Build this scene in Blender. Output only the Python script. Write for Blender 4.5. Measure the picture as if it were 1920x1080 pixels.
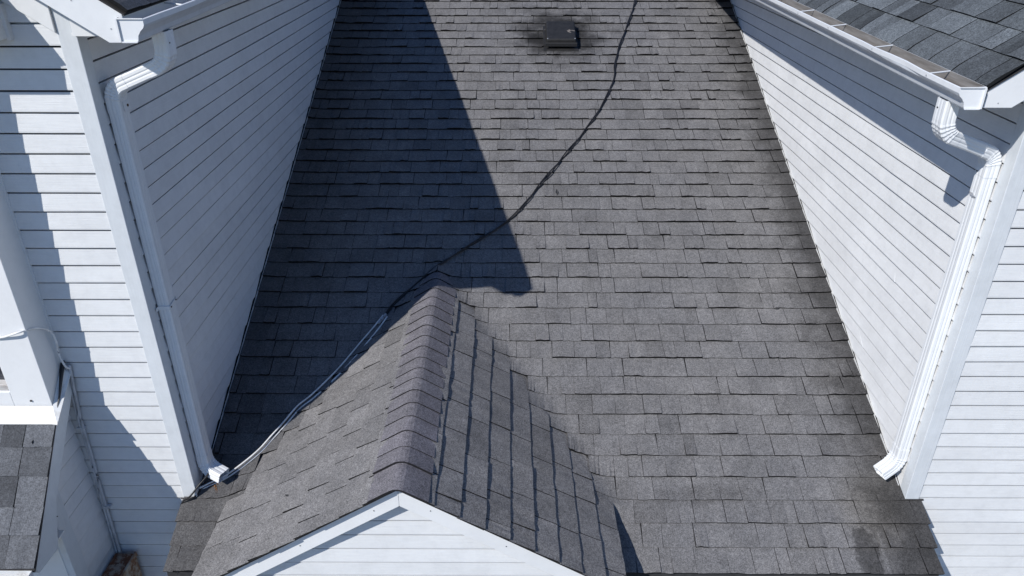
import bpy, math, random
from mathutils import Vector
R = math.radians
rnd = random.Random(7)
sc = bpy.context.scene
for o in list(bpy.data.objects): bpy.data.objects.remove(o)

# ------------------------------------------------------------------ camera, sky, sun, exposure
cam_d = bpy.data.cameras.new('camera'); cam = bpy.data.objects.new('camera', cam_d)
sc.collection.objects.link(cam); sc.camera = cam
cam_d.sensor_width = 36.0; cam_d.lens = 1396.73 / 1920 * 36.0
cam_d.clip_start = 0.05; cam_d.clip_end = 500
cam.location = (-0.06227, -3.53193, 1.92665)
cam.rotation_euler = (math.pi / 2 - 0.48526, 0, 0.00442)

SUN = Vector((0.519, 0.532, -0.669)).normalized()
world = bpy.data.worlds.new('World'); sc.world = world; world.use_nodes = True
wn = world.node_tree.nodes; wl = world.node_tree.links
sky = wn.new('ShaderNodeTexSky'); sky.sky_type = 'NISHITA'; sky.sun_disc = False
elev = math.asin(-SUN.z)
sky.sun_elevation = elev; sky.sun_rotation = math.atan2(-SUN.x, -SUN.y)
sky.air_density = 1.0; sky.dust_density = 0.0; sky.ozone_density = 6.0
wn['Background'].inputs['Strength'].default_value = 0.105
sky_tint = wn.new('ShaderNodeMix'); sky_tint.data_type = 'RGBA'; sky_tint.blend_type = 'MULTIPLY'; sky_tint.inputs[0].default_value = 1.0
sky_tint.inputs[7].default_value = (0.93, 1.0, 1.12, 1)        # cool tint added to the sky light to turn the shade bluer
wl.new(sky.outputs[0], sky_tint.inputs[6]); wl.new(sky_tint.outputs[2], wn['Background'].inputs['Color'])
sd = bpy.data.lights.new('sun', 'SUN'); sd.energy = 4.8; sd.angle = R(0.53); sd.color = (1.0, 0.97, 0.925)
sun = bpy.data.objects.new('sun', sd); sc.collection.objects.link(sun)
sun.rotation_euler = SUN.to_track_quat('-Z', 'Y').to_euler(); sun.location = (-6, -6, 9)
sc.view_settings.view_transform = 'Standard'; sc.view_settings.look = 'None'
sc.view_settings.exposure = 0.0; sc.view_settings.gamma = 1.0

# ------------------------------------------------------------------ measured layout
EXP = 0.1016                      # siding course
XL, XR = -2.0667, 2.3940          # side walls of the two wings
SL = 0.39595; T = math.tan(SL); ROFF = -1.4281   # main roof z = ROFF + T*y
ZLS, ZRS, ZLF, ZRF = 1.13581, 0.73987, 1.41985, 0.22038
SHX = 0.152                       # shingle exposure
GT = math.tan(R(32)); GX, GZ = -0.658, -0.678    # small gable: ridge x, ridge z
GROT = 0.0098                     # its ridge leans a touch

# ------------------------------------------------------------------ helpers
def link(o): sc.collection.objects.link(o); return o
def tag(o, label=None, cat=None, group=None, kind=None):
    if label: o['label'] = label
    if cat: o['category'] = cat
    if group: o['group'] = group
    if kind: o['kind'] = kind
    return o
def empty(name, loc, label, cat, group=None):
    o = link(bpy.data.objects.new(name, None)); o.location = loc; o.empty_display_size = .1
    bpy.context.view_layer.update()
    return tag(o, label, cat, group)
class MB:
    def __init__(s): s.v = []; s.f = []; s.t = []; s.m = []
    def add(s, vs, fs, tone=1.0, mi=0):
        b = len(s.v); s.v += [tuple(v) for v in vs]
        for i, f in enumerate(fs):
            s.f.append(tuple(b + k for k in f))
            s.t.append(tone[i] if isinstance(tone, (list, tuple)) else tone); s.m.append(mi)
    def box(s, x0, x1, y0, y1, z0, z1, tone=1.0, mi=0):
        vs = [(x, y, z) for x in (x0, x1) for y in (y0, y1) for z in (z0, z1)]
        s.add(vs, [(0,1,3,2),(4,6,7,5),(0,4,5,1),(2,3,7,6),(0,2,6,4),(1,5,7,3)], tone, mi)
    def prism(s, poly, fn, a, b, tone=1.0, mi=0):
        """poly in 2-D, fn(p, q, depth) -> 3-D, from depth a to depth b"""
        n = len(poly)
        vs = [fn(p, q, a) for p, q in poly] + [fn(p, q, b) for p, q in poly]
        fs = [tuple(range(n)), tuple(range(2*n-1, n-1, -1))] + [(i, i+n, (i+1) % n + n, (i+1) % n) for i in range(n)]
        s.add(vs, fs, tone, mi)
    def build(s, name, mats, parent=None, smooth=False, label=None):
        me = bpy.data.meshes.new(name); me.from_pydata(s.v, [], s.f); me.update()
        for m in (mats if isinstance(mats, (list, tuple)) else [mats]): me.materials.append(m)
        a = me.attributes.new('tone', 'FLOAT', 'FACE'); a.data.foreach_set('value', s.t)
        me.polygons.foreach_set('material_index', s.m)
        if smooth: me.polygons.foreach_set('use_smooth', [True] * len(s.f))
        import bmesh
        bm = bmesh.new(); bm.from_mesh(me); bmesh.ops.recalc_face_normals(bm, faces=bm.faces); bm.to_mesh(me); bm.free()
        o = link(bpy.data.objects.new(name, me))
        if parent: 
            o.parent = parent; o.matrix_parent_inverse = world_of(parent).inverted()
        if label: o['label'] = label
        return o
def world_of(o):
    from mathutils import Matrix
    m = Matrix.LocRotScale(o.location, o.rotation_euler, o.scale)
    return (world_of(o.parent) @ o.matrix_parent_inverse @ m) if o.parent else m
def bevel(o, w=.004, seg=2):
    m = o.modifiers.new('bevel', 'BEVEL'); m.width = w; m.segments = seg; m.limit_method = 'ANGLE'; m.angle_limit = R(40); return o
def jit(a): return rnd.uniform(-a, a)
def roofz(y): return ROFF + T * y
def smax(a, b, k):
    h = max(k - abs(a - b), 0) / k
    return max(a, b) + h * h * k / 4

# ------------------------------------------------------------------ materials
class NT:
    def __init__(s, name):
        s.mat = bpy.data.materials.new(name); s.mat.use_nodes = True
        s.n = s.mat.node_tree.nodes; s.l = s.mat.node_tree.links; s.bsdf = s.n['Principled BSDF']
        g = s.n.new('ShaderNodeNewGeometry'); s.pos = g.outputs['Position']
    def lk(s, a, b):
        if isinstance(a, (int, float)): b.default_value = a
        elif isinstance(a, tuple): b.default_value = a if len(b.default_value) == len(a) else (*a, 1)
        else: s.l.new(a, b)
    def math(s, op, a, b=0.0, c=0.0, clamp=False):
        n = s.n.new('ShaderNodeMath'); n.operation = op; n.use_clamp = clamp
        s.lk(a, n.inputs[0]); s.lk(b, n.inputs[1])
        if len(n.inputs) > 2: s.lk(c, n.inputs[2])
        return n.outputs[0]
    def vmul(s, v, k):
        n = s.n.new('ShaderNodeVectorMath'); n.operation = 'MULTIPLY'; s.lk(v, n.inputs[0]); s.lk(k, n.inputs[1]); return n.outputs[0]
    def vsub(s, v, k):
        n = s.n.new('ShaderNodeVectorMath'); n.operation = 'SUBTRACT'; s.lk(v, n.inputs[0]); s.lk(k, n.inputs[1]); return n.outputs[0]
    def vlen(s, v):
        n = s.n.new('ShaderNodeVectorMath'); n.operation = 'LENGTH'; s.lk(v, n.inputs[0]); return n.outputs['Value']
    def noise(s, scale, detail=3, rough=.5, vec=None):
        n = s.n.new('ShaderNodeTexNoise'); n.inputs['Scale'].default_value = scale; n.inputs['Detail'].default_value = detail
        n.inputs['Roughness'].default_value = rough; s.lk(vec or s.pos, n.inputs['Vector']); return n.outputs['Fac']
    def mr(s, v, a, b, c, d, smooth=False):
        n = s.n.new('ShaderNodeMapRange'); s.lk(v, n.inputs[0])
        if smooth: n.interpolation_type = 'SMOOTHSTEP'
        for i, k in enumerate((a, b, c, d)): n.inputs[i+1].default_value = k
        return n.outputs[0]
    def mix(s, f, a, b, mode='MIX'):
        n = s.n.new('ShaderNodeMix'); n.data_type = 'RGBA'; n.blend_type = mode
        s.lk(f, n.inputs[0]); s.lk(a, n.inputs[6]); s.lk(b, n.inputs[7]); return n.outputs[2]
    def scale(s, col, f):
        n = s.n.new('ShaderNodeVectorMath'); n.operation = 'SCALE'; s.lk(col, n.inputs[0]); s.lk(f, n.inputs['Scale']); return n.outputs[0]
    def tone(s):
        a = s.n.new('ShaderNodeAttribute'); a.attribute_name = 'tone'; return a.outputs['Fac']
    def sep(s):
        n = s.n.new('ShaderNodeSeparateXYZ'); s.lk(s.pos, n.inputs[0]); return n.outputs
    def done(s, col, rough=.6, bump=None, bs=.3, bd=.002, spec=.5, metal=0.0):
        s.lk(col, s.bsdf.inputs['Base Color']); s.lk(rough, s.bsdf.inputs['Roughness'])
        s.bsdf.inputs['Specular IOR Level'].default_value = spec; s.bsdf.inputs['Metallic'].default_value = metal
        if bump is not None:
            b = s.n.new('ShaderNodeBump'); b.inputs['Strength'].default_value = bs; b.inputs['Distance'].default_value = bd
            s.lk(bump, b.inputs['Height']); s.l.new(b.outputs[0], s.bsdf.inputs['Normal'])
        return s.mat

def shingle_mat(name, base, alt, gr=(.42, 1.58), stains_shade=None, blotch=(.86, 1.14)):
    t = NT(name)
    col = t.mix(t.mr(t.noise(2.3, 4, .6), .35, .65, 0, 1), base, alt)
    fine = t.noise(135, 3, .8)
    fac = t.mr(fine, .32, .68, gr[0], gr[1])
    fac = t.math('MULTIPLY', fac, t.mr(t.noise(48, 3, .6), .3, .7, .82, 1.18))
    fac = t.math('MULTIPLY', fac, t.mr(t.noise(7, 4, .65), .3, .7, *blotch))
    fac = t.math('MULTIPLY', fac, t.tone())
    if stains_shade:
        xyz = t.sep()
        for kind, p in stains_shade:
            if kind == 'spot':
                c, sz, edge, k, nz = p
                d = t.vlen(t.vmul(t.vsub(t.pos, c), tuple(1/q for q in sz)))
                d = t.math('ADD', d, t.mr(t.noise(nz, 4, .6), .2, .8, -.35, .35))
                fac = t.math('MULTIPLY', fac, t.mr(d, edge, 1.0, k, 1.0, True))
            elif kind in ('wall', 'shadeL'):
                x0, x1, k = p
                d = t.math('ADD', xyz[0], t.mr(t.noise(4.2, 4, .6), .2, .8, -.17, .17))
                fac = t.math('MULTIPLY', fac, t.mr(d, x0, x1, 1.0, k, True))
        col = t.mix(t.mr(t.vlen(t.vmul(t.vsub(t.pos, (2.18, -.06, -1.44)), (3.2, 2.6, 2.6))), .2, 1, .5, 0, True), col, (.120, .108, .090))
    col = t.scale(col, fac)
    return t.done(col, .93, fine, .4, .003, .25)
M = {}
M['shingle'] = shingle_mat('shingle_grey', (.150, .146, .147), (.135, .133, .137), stains_shade=[
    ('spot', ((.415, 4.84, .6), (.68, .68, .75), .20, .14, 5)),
    ('wall', (1.98, 2.36, .36)), ('shadeL', (-1.2, -2.0, .58)), ('spot', ((2.15, -.33, -1.56), (.012, .22, .4), .6, 1.3, 40)),  # band by the left wall: the wing's shade deepened in the shingle colour
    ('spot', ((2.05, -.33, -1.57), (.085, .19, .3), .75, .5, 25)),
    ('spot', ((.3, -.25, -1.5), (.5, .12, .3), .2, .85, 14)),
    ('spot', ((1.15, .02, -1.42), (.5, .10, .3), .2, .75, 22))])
M['gable_shingle'] = shingle_mat('gable_shingle_grey', (.180, .174, .173), (.163, .159, .161), gr=(.36, 1.64))
M['cap_shingle'] = shingle_mat('ridge_cap_violet_grey', (.160, .151, .168), (.148, .142, .155), gr=(.36, 1.64))
M['blue_shingle'] = shingle_mat('blue_grey_shingle', (.112, .126, .138), (.095, .106, .118), gr=(.36, 1.64))
M['hood_shingle'] = shingle_mat('hood_dark_shingle', (.098, .102, .112), (.085, .090, .100), gr=(.55, 1.45))

def paint_mat(name, base, grain=None, rough=.5, dirt=.10, gk=.25):
    t = NT(name)
    d = t.noise(2.1, 5, .65); d2 = t.noise(13, 4, .7)
    f = t.math('MULTIPLY', t.mr(d, .3, .7, 1 - dirt, 1.0), t.mr(d2, .25, .55, 1 - dirt * .8, 1.0))
    f = t.math('MULTIPLY', f, t.tone())
    spots = t.noise(38, 3, .8)
    f = t.math('MULTIPLY', f, t.mr(spots, .70, .78, 1.0, 1 - dirt * 1.6))
    col = t.scale(base, f)
    if grain:
        g = t.noise(1.0, 4, .6, t.vmul(t.pos, grain))
        return t.done(t.scale(col, t.mr(g, .3, .7, .965, 1.02)), rough, g, gk, .004, .4)
    return t.done(col, rough, t.noise(9, 3, .5), .12, .004, .45)
M['siding_front'] = paint_mat('white_siding_front', (.72, .732, .74), (7, 260, 260), .55, .10, .35)
M['siding_side'] = paint_mat('white_siding_side', (.765, .772, .778), (260, 6, 260), .55, .11, .18)
M['trim'] = paint_mat('white_trim', (.76, .77, .775), None, .45, .06)
M['trim_cool'] = paint_mat('weathered_white_trim', (.66, .69, .715), (120, 120, 6), .5, .10, .2)
M['metal'] = paint_mat('white_gutter_metal', (.77, .785, .80), None, .32, .07)
M['gutter_front'] = paint_mat('chalky_gutter_metal', (.62, .645, .68), (200, 4, 200), .38, .14, .15)
t = NT('dirty_gutter_inside')
M['gutter_in'] = t.done(t.mix(t.mr(t.noise(1, 4, .65, t.vmul(t.pos, (40, 3, 40))), .3, .7, 0, 1), (.30, .285, .27), (.13, .115, .10)), .8, t.noise(60, 3), .3)
t = NT('grimy_flashing')
M['flash'] = t.done(t.mix(t.mr(t.noise(11, 4, .7), .45, .68, 0, 1), (.70, .705, .70), (.50, .48, .45)), .4, t.noise(14, 3), .25, .006)
t = NT('galvanised_edge'); M['galv'] = t.done((.42, .43, .45), .4, None, spec=.5, metal=.4)
t = NT('dark_felt'); M['felt'] = t.done(t.scale((.028, .028, .030), t.mr(t.noise(30, 3), .3, .7, .7, 1.3)), .95)
t = NT('black_cable'); M['black'] = t.done((.012, .012, .014), .45)
t = NT('white_wire'); M['wire'] = t.done(t.scale((.78, .78, .77), t.mr(t.noise(20, 3), .3, .7, .75, 1.1)), .4)
t = NT('grey_conduit'); M['conduit'] = t.done(t.scale((.50, .52, .55), t.mr(t.noise(14, 3), .3, .7, .75, 1.15)), .5)
t = NT('rust')
rr = t.noise(13, 6, .72)
rc = t.mix(t.mr(rr, .50, .62, 0, 1, True), (.16, .058, .026), (.33, .27, .21))
rc = t.mix(t.mr(t.noise(41, 4, .7), .52, .66, 0, 1), rc, (.085, .035, .02))
M['rust'] = t.done(rc, .85, rr, .6, .004)
t = NT('rust_paint'); 
M['rustpaint'] = t.done(t.mix(t.mr(t.noise(16, 5, .7), .42, .56, 0, 1), (.22, .105, .05), (.42, .37, .30)), .75, t.noise(30, 4), .4)
t = NT('screw_rust'); M['screw'] = t.done((.10, .055, .03), .7)
t = NT('screw_dark'); M['hole'] = t.done((.03, .03, .032), .6)
t = NT('vent_plastic')
vd = t.vlen(t.vmul(t.vsub(t.pos, (.525, 4.71, .625)), (14, 22, 22)))
vd = t.math('ADD', vd, t.mr(t.noise(25, 3), .2, .8, -.4, .4))
M['vent'] = t.done(t.mix(t.mr(vd, .75, .95, 1, 0, True), t.scale((.013, .0125, .0125), t.mr(t.noise(18, 4), .3, .7, .7, 1.4)), (.17, .15, .135)), .6)
t = NT('dry_leaf'); M['leaf'] = t.done(t.mix(t.mr(t.noise(40, 2), .4, .6, 0, 1), (.20, .095, .035), (.09, .05, .025)), .85)
t = NT('window_glass'); M['glass'] = t.done((.03, .035, .045), .06, None, spec=.8)
t = NT('bare_wood'); M['wood'] = t.done(t.mix(t.mr(t.noise(1, 4, .6, t.vmul(t.pos, (8, 90, 90))), .35, .65, 0, 1), (.60, .60, .60), (.28, .25, .23)), .8)
t = NT('pavement'); M['lawn'] = t.done(t.mix(t.noise(3, 5, .7), (.14, .135, .125), (.19, .185, .175)), .95, t.noise(90, 3), .6, .02)

# ------------------------------------------------------------------ generic pieces
def shingle(mb, fr, u0, u1, v0, v1, tone, edge=.28, nu=3, nv=1, hb=.010, ht=.002, u0t=None, u1t=None, wob=.0025, lam=(.6, .85, 1.1, 1.35)):
    """one tab; fr(u, v, h) -> point.  u along the course, v up the slope"""
    u0t = u0 if u0t is None else u0t; u1t = u1 if u1t is None else u1t
    vs = []; fs = []; tn = []
    hk = rnd.choice(lam); hj = [hb * hk * rnd.uniform(.8, 1.2) for _ in range(nu + 1)]
    vj = [jit(wob) for _ in range(nu + 1)]
    for j in range(nv + 1):
        b = j / nv
        for i in range(nu + 1):
            a = i / nu
            u = (u0 + (u1 - u0) * a) * (1 - b) + (u0t + (u1t - u0t) * a) * b
            v = v0 + (v1 - v0) * b + vj[i] * (1 - b)
            vs.append(fr(u, v, hj[i] * (1 - b) + ht * b))
    W = nu + 1
    for j in range(nv):
        for i in range(nu):
            fs.append((j*W+i, j*W+i+1, (j+1)*W+i+1, (j+1)*W+i)); tn.append(tone[i] if isinstance(tone, list) else tone)
    n0 = len(vs)
    for i in range(W): vs.append(fr(u0 + (u1 - u0) * i / nu, v0 + vj[i] + .002, -.003))
    for i in range(nu): fs.append((i, n0+i, n0+i+1, i+1)); tn.append(edge)
    n1 = len(vs); vs += [fr(u0t, v1, -.003), fr(u1t, v1, -.003)]
    fs.append(tuple([j*W for j in range(nv+1)] + [n1, n0])); tn.append(edge)
    fs.append(tuple([j*W+nu for j in range(nv, -1, -1)] + [n0+nu, n1+1])); tn.append(edge)
    mb.add(vs, fs, tn)
def cuts(a, b, wmin, wmax, ph=None):
    """tab joints between a and b"""
    xs = [a]; x = a + (rnd.uniform(.3, 1) * wmax if ph is None else ph)
    while x < b - wmin * .6:
        xs.append(x); x += rnd.uniform(wmin, wmax)
    xs.append(b); return xs
def tonev(s=.10):
    r = rnd.random()
    return 1 + jit(s) - (.13 if r < .10 else 0) + (.06 if r > .92 else 0)

def siding(parent, mat, P, z_list, span, seam=.33, top=None, off=.009, groove=.0105):
    """P(a, z, out) -> point; span(z) -> (a0, a1); one mesh for each plank"""
    for z0 in z_list:
        z1 = z0 + EXP
        if top and z1 > top: z1 = top
        if z1 - z0 < .008: continue
        A0, A1 = span(z0); B0, B1 = span(z1)
        if A1 - A0 < .01 and B1 - B0 < .01: continue
        if A1 - A0 < 0: A0 = A1 = (B0 + B1) / 2 
        if B1 - B0 < 0: B0 = B1 = (A0 + A1) / 2
        parts = [(0, 1, 0)]
        if rnd.random() < seam and (A1 - A0) > 1.2:
            c = rnd.uniform(.2, .8); parts = [(0, c, .0006), (c - .008, 1, 0)]
        tn = 1 + jit(.02)
        for fa, fb, ex in parts:
            mb = MB(); n = max(2, int((fb - fa) * max(A1 - A0, B1 - B0) / .35))
            o = off + jit(.0015) + ex; vs = []; fs = []; tt = []
            for i in range(n + 1):
                f = fa + (fb - fa) * i / n
                a = A0 + (A1 - A0) * f; b = B0 + (B1 - B0) * f
                w = jit(.0012); zz = jit(.0008)
                gz = min(groove, (z1 - z0) * .3)
                vs += [P(a, z0 + zz, -.017), P(a, z0 + zz, o + w), P(a * .93 + b * .07, z0 + .007 + zz, o + w + .0005), P(b * .93 + a * .07, z1 - gz, .0015 + ex), P(b * .93 + a * .07, z1 - gz - .001, -.017)]
            for i in range(n):
                k = 5 * i
                for q in range(4): fs.append((k+q, k+q+1, k+q+6, k+q+5)); tt.append(tn)
            fs += [(0, 1, 2, 3, 4), (5*n+4, 5*n+3, 5*n+2, 5*n+1, 5*n)]; tt += [tn, tn]
            mb.add(vs, fs, tt); mb.build('plank', mat, parent)
def tube(mb, pts, r, n=8, tone=1.0, cap=True, mi=0):
    pts = [Vector(p) for p in pts]; b = len(mb.v); vs = []; fs = []
    up = Vector((0, 0, 1)); N = len(pts)
    for i, p in enumerate(pts):
        t_ = (pts[min(i+1, N-1)] - pts[max(i-1, 0)]).normalized()
        u = t_.cross(up); u = u.normalized() if u.length > .05 else t_.cross(Vector((1, 0, 0))).normalized()
        w = u.cross(t_)
        for k in range(n):
            a = 2 * math.pi * k / n; vs.append(p + u * math.cos(a) * r + w * math.sin(a) * r)
    for i in range(N - 1):
        for k in range(n): fs.append((i*n+k, i*n+(k+1) % n, (i+1)*n+(k+1) % n, (i+1)*n+k))
    if cap: fs += [tuple(range(n)), tuple(range((N-1)*n, N*n))]
    mb.add(vs, fs, tone, mi)
def spline(pts, per=8):
    pts = [Vector(p) for p in pts]; out = []
    for i in range(len(pts) - 1):
        p0 = pts[max(i-1, 0)]; p1 = pts[i]; p2 = pts[i+1]; p3 = pts[min(i+2, len(pts)-1)]
        for k in range(per):
            t_ = k / per
            out.append(.5 * ((2*p1) + (p2-p0)*t_ + (2*p0-5*p1+4*p2-p3)*t_*t_ + (3*p1-p0-3*p2+p3)*t_**3))
    out.append(pts[-1]); return out

# ================================================================== SETTING
mb = MB(); mb.add([(-60, -60, -4.6), (60, -60, -4.6), (60, 90, -4.6), (-60, 90, -4.6)], [(0, 1, 2, 3)])
tag(mb.build('ground', M['lawn']), kind='structure')

# ================================================================== MAIN ROOF
root = empty('main_roof', (0.15, 0, ROFF), 'large grey asphalt shingle roof slope running up between the two white wings', 'roof')
CS, SN = math.cos(SL), math.sin(SL)
YE = -0.352 * CS - .0   # eave position (filled below)
def gdx(y): return (GZ - ROFF - T * y) / GT        # half width of the gable where it meets the main roof
def gxr(y): return GX - GROT * (y - .5)            # ridge x at y
def gablez(x, y): return GZ - GT * abs(x - gxr(y))
def main_fr(x, v, h):
    c = min(1, max(0, (x - (XR - .26)) / .26, ((XL + .26) - x) / .26))
    if v > 0: h = h + .012 * c * c
    y = v * CS; z = v * SN + ROFF
    g = gablez(x, y)
    if y > -.06 and g > z - .08:
        z2 = smax(z, g, .07); k = min(1, max(0, (g - z + .03) / .06))
        return (x, y - h * SN * (1 - k), z2 + h / CS + .0025 * k)
    return (x, y - h * SN, z + h * CS)
ROW0 = -0.468                       # eave, slope distance
rows = [ROW0 + SHX * k for k in range(0, 51)]
def row_spans(v):
    y = v * CS
    if y < -.012: x0, x1 = -2.135 + .018 * 0 - .06 * (y + .45), 2.463 + .09 * (y + .45)
    else: x0, x1 = XL + .029, XR - .027
    ym = y + .03
    if y > 1.72: return [(x0, x1)]
    if y < -.10:
        e = 1.03
        return [(x0, gxr(y) - e), (gxr(y) + e, x1)]
    d = gdx(ym)
    best = 0.0
    for j in range(0, 9):
        q = (.206 + .151 * j) * math.cos(R(32))
        if q < d - .015: best = q
    e = max(best, .02)
    if d < .2: e = max(d - .06, .0)
    return [(x0, gxr(y) - e), (gxr(y) + e, x1)]
pieces = []
for k, v in enumerate(rows):
    v = v + jit(.003)
    nxt = v + SHX + .012
    ph = rnd.uniform(.04, .18)
    for (a, b) in row_spans(v):
        if b - a < .02: continue
        xs = cuts(a, b, .065, .20, ph)
        for x0, x1 in zip(xs[:-1], xs[1:]):
            pieces.append((k, v, nxt, x0 + rnd.choice((.0003, .0008, .0016)), x1 - rnd.choice((.0003, .0008, .0014))))
def near_gable(x0, x1, v):
    y = v * CS
    return -.3 < y < 1.95 and (abs(x0 - gxr(y)) < gdx(y) + .25 or abs(x1 - gxr(y)) < gdx(y) + .25)
rest = MB(); nsep = 0
for (k, v, nxt, x0, x1) in pieces:
    tn = tonev(.05)
    ng = near_gable(x0, x1, v)
    args = dict(nu=6 if ng else 3, nv=3 if ng else 1, hb=.010 if ng else .017, edge=.05)
    sk = jit(.004)
    if nsep < 300:
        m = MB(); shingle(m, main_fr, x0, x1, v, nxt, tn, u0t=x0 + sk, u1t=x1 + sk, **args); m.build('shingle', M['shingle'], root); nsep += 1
    else:
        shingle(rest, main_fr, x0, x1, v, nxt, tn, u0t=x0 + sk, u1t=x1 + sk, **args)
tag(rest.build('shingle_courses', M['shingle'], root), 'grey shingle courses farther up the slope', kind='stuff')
# deck (felt) under the shingles, with ridge and back slope
vt = rows[-1] + SHX; yt = vt * CS; zt = roofz(yt)
mb = MB()
def deck(p, q, x): return (x, p, q)
prof = [(ROW0*CS + .02, roofz(ROW0*CS + .02) - .012), (yt, zt - .012), (yt + 6, zt - .012 - 6 * T), (yt + 6, zt - .12 - 6 * T), (yt, zt - .10), (ROW0*CS + .02, roofz(ROW0*CS + .02) - .10)]
mb.prism(prof, deck, XL + .001, XR - .001); mb.build('roof_deck', M['felt'], root)
mb = MB()
lowp = [(ROW0*CS + .02, roofz(ROW0*CS + .02) - .012), (-.014, roofz(-.014) - .012), (-.014, roofz(-.014) - .10), (ROW0*CS + .02, roofz(ROW0*CS+.02) - .10)]
for a, b in ((-2.128, XL - .001), (XR + .001, 2.452)):
    mb.prism(lowp, deck, a, b)
mb.build('roof_deck', M['felt'], root)
ye = ROW0 * CS
mb = MB(); mb.box(-2.12, 2.44, ye + .022, ye + .045, roofz(ye) - .16, roofz(ye) - .02); mb.build('fascia_board', M['trim'], root)

# ================================================================== SMALL CROSS GABLE
gab = empty('cross_gable', (GX, -.72, GZ - .9), 'small shingled gable with white rake boards jutting out of the big grey roof', 'gable')
CG, SG = math.cos(R(32)), math.sin(R(32))
YF = -.738
def gfr(sgn):
    def fr(u, v, h):               # u = y, v = distance down from the ridge taken negative
        s = -v
        return (gxr(u) + sgn * (s * CG + h * SG), u, GZ - s * SG + h * CG)
    return fr
def yv(s): return (GZ - ROFF - GT * s * CG) / T
for sgn in (1, -1):
    for j in range(9):
        s0 = .206 + .151 * j + jit(.002); s1 = max(s0 - SHX - .010, .03)
        e0 = min(yv(s0), 1.75) + .05 if s0 * CG < 1.2 else -.03; e1 = min(yv(s1), 1.80) + .05
        if e0 < .06: e0 = min(e0, .06)
        ys = cuts(YF + jit(.004), e0, .20, .34, rnd.uniform(.08, .3))
        n = len(ys) - 1
        for i in range(n):
            last = i == n - 1
            m = MB(); b = ys[i+1] - (0 if last else .0032)
            shingle(m, gfr(sgn), ys[i] + (.0032 if i else 0), b, -s0, -s1, tonev(.07), u1t=(e1 if last else b), nu=4, hb=.0135, edge=.08, lam=(.82, .95, 1.08, 1.22))
            m.build('shingle', M['gable_shingle'], gab)
# ridge caps
capy = [1.70, 1.553, 1.40, 1.262, 1.128, .990, .856, .720, .588, .457, .336, .226, .104, -.022, -.147, -.28, -.41, -.541, YF - .004]
def cap_prof(h):
    pts = []
    for a in (-1, -.66, -.34, -.16, -.06, .06, .16, .34, .66, 1):
        d = abs(a) * .172; drop = d * SG - (.018 * max(0, 1 - d / .07) ** 2 * 0)
        rr_ = .030; x_ = d * CG
        z_ = -x_ * GT if x_ > rr_ else -(rr_ * GT / 2 + x_ * x_ * GT / (2 * rr_))
        pts.append((math.copysign(x_, a) + math.copysign(h * SG, a) * min(1, x_ / rr_), z_ + h * CG))
    return pts
for i, y0 in enumerate(capy):
    y1 = (capy[i-1] if i else 1.84) + .03
    m = MB(); big = .006 if i == len(capy) - 2 else 0
    lo = cap_prof(.0185 + big + jit(.0015)); hi = cap_prof(.0095); bt = cap_prof(.002)
    n = len(lo); sk = jit(.004)
    vs = [(gxr(y0) + p, y0 + sk * p + jit(.0015), GZ + q) for p, q in lo] + [(gxr(y1) + p, y1, GZ + q) for p, q in hi] + [(gxr(y0) + p, y0 + .003, GZ + q) for p, q in bt] + [(gxr(y1) + p, y1, GZ + q) for p, q in bt]
    fs = []; tn = []; tv = 1 + jit(.07)
    for k in range(n - 1):
        fs.append((k, k+1, n+k+1, n+k)); tn.append(tv)
        fs.append((k, 2*n+k, 2*n+k+1, k+1)); tn.append(.12)
    for k in (0, n - 1): fs.append((k, n+k, 3*n+k, 2*n+k)); tn.append(.06)
    m.add(vs, fs, tn)
    m.build('ridge_cap', M['cap_shingle'], gab)
# decking and boards of the gable
def gp(p, q, y): return (gxr(y) + p, y, GZ + q)
EV = 1.418 * CG
mb = MB(); mb.prism([(0, -.005), (EV - .012, -.005 - (EV - .012) * GT), (EV - .012, -.015 - (EV-.012) * GT), (0, -.015), (-EV + .012, -.015 - (EV-.012) * GT), (-EV + .012, -.005 - (EV - .012) * GT)], gp, YF + .012, .25)
mb.build('roof_deck', M['felt'], gab)
mb = MB(); mb.prism([(0, -.007), (EV - .02, -.007 - (EV-.02) * GT), (EV - .30, -.06 - (EV - .30) * GT), (-EV + .30, -.06 - (EV - .30) * GT), (-EV + .02, -.007 - (EV-.02) * GT)], gp, .24, .25); 
BW = .122
for sgn in (1, -1):
    mb = MB()
    mb.prism([(0.0006 * sgn, -.016), (sgn * EV, -.016 - EV * GT), (sgn * EV, -.016 - BW - EV * GT), (0.0006 * sgn, -.016 - BW)], gp, YF + .030, YF + .055)
    bevel(mb.build('rake_board', M['trim'], gab), .002)
    mb = MB()
    mb.prism([(.0005*sgn, -.061), (sgn * (EV-.02), -.061 - (EV-.02) * GT), (sgn * (EV-.02), -.072 - (EV-.02) * GT), (.0005*sgn, -.072)], gp, YF + .056, YF + .14)
    mb.build('soffit', M['trim'], gab)
    for q in (.12, .45, .8):
        mb = MB(); c = gp(sgn * q * EV + (.012 if q == .12 else 0), -.016 - BW * .5 - q * EV * GT, YF + .029); tube(mb, [c, (c[0], c[1] - .0025, c[2])], .0028, 6); mb.build('nail', M['hole'], gab)
YW = YF + .105
mb = MB(); mb.prism([(0, -.075), (EV - .1, -.075 - (EV-.1) * GT), (EV - .1, -1.45), (-EV + .1, -1.45), (-EV + .1, -.075 - (EV-.1) * GT)], gp, YW, YW + .1)
gw = mb.build('gable_wall', M['felt'], gab)
def gspan(z):
    d = (GZ - .073 - z) / GT
    d = min(max(d, 0), EV - .12); return (GX - d, GX + d)
siding(gw, M['siding_front'], lambda a, z, o: (a + .012, YW - o - .014, z), [GZ - .187 - EXP * k for k in range(-1, 10)], gspan, 0, top=GZ - .076, off=.009, groove=.0125)

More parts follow.
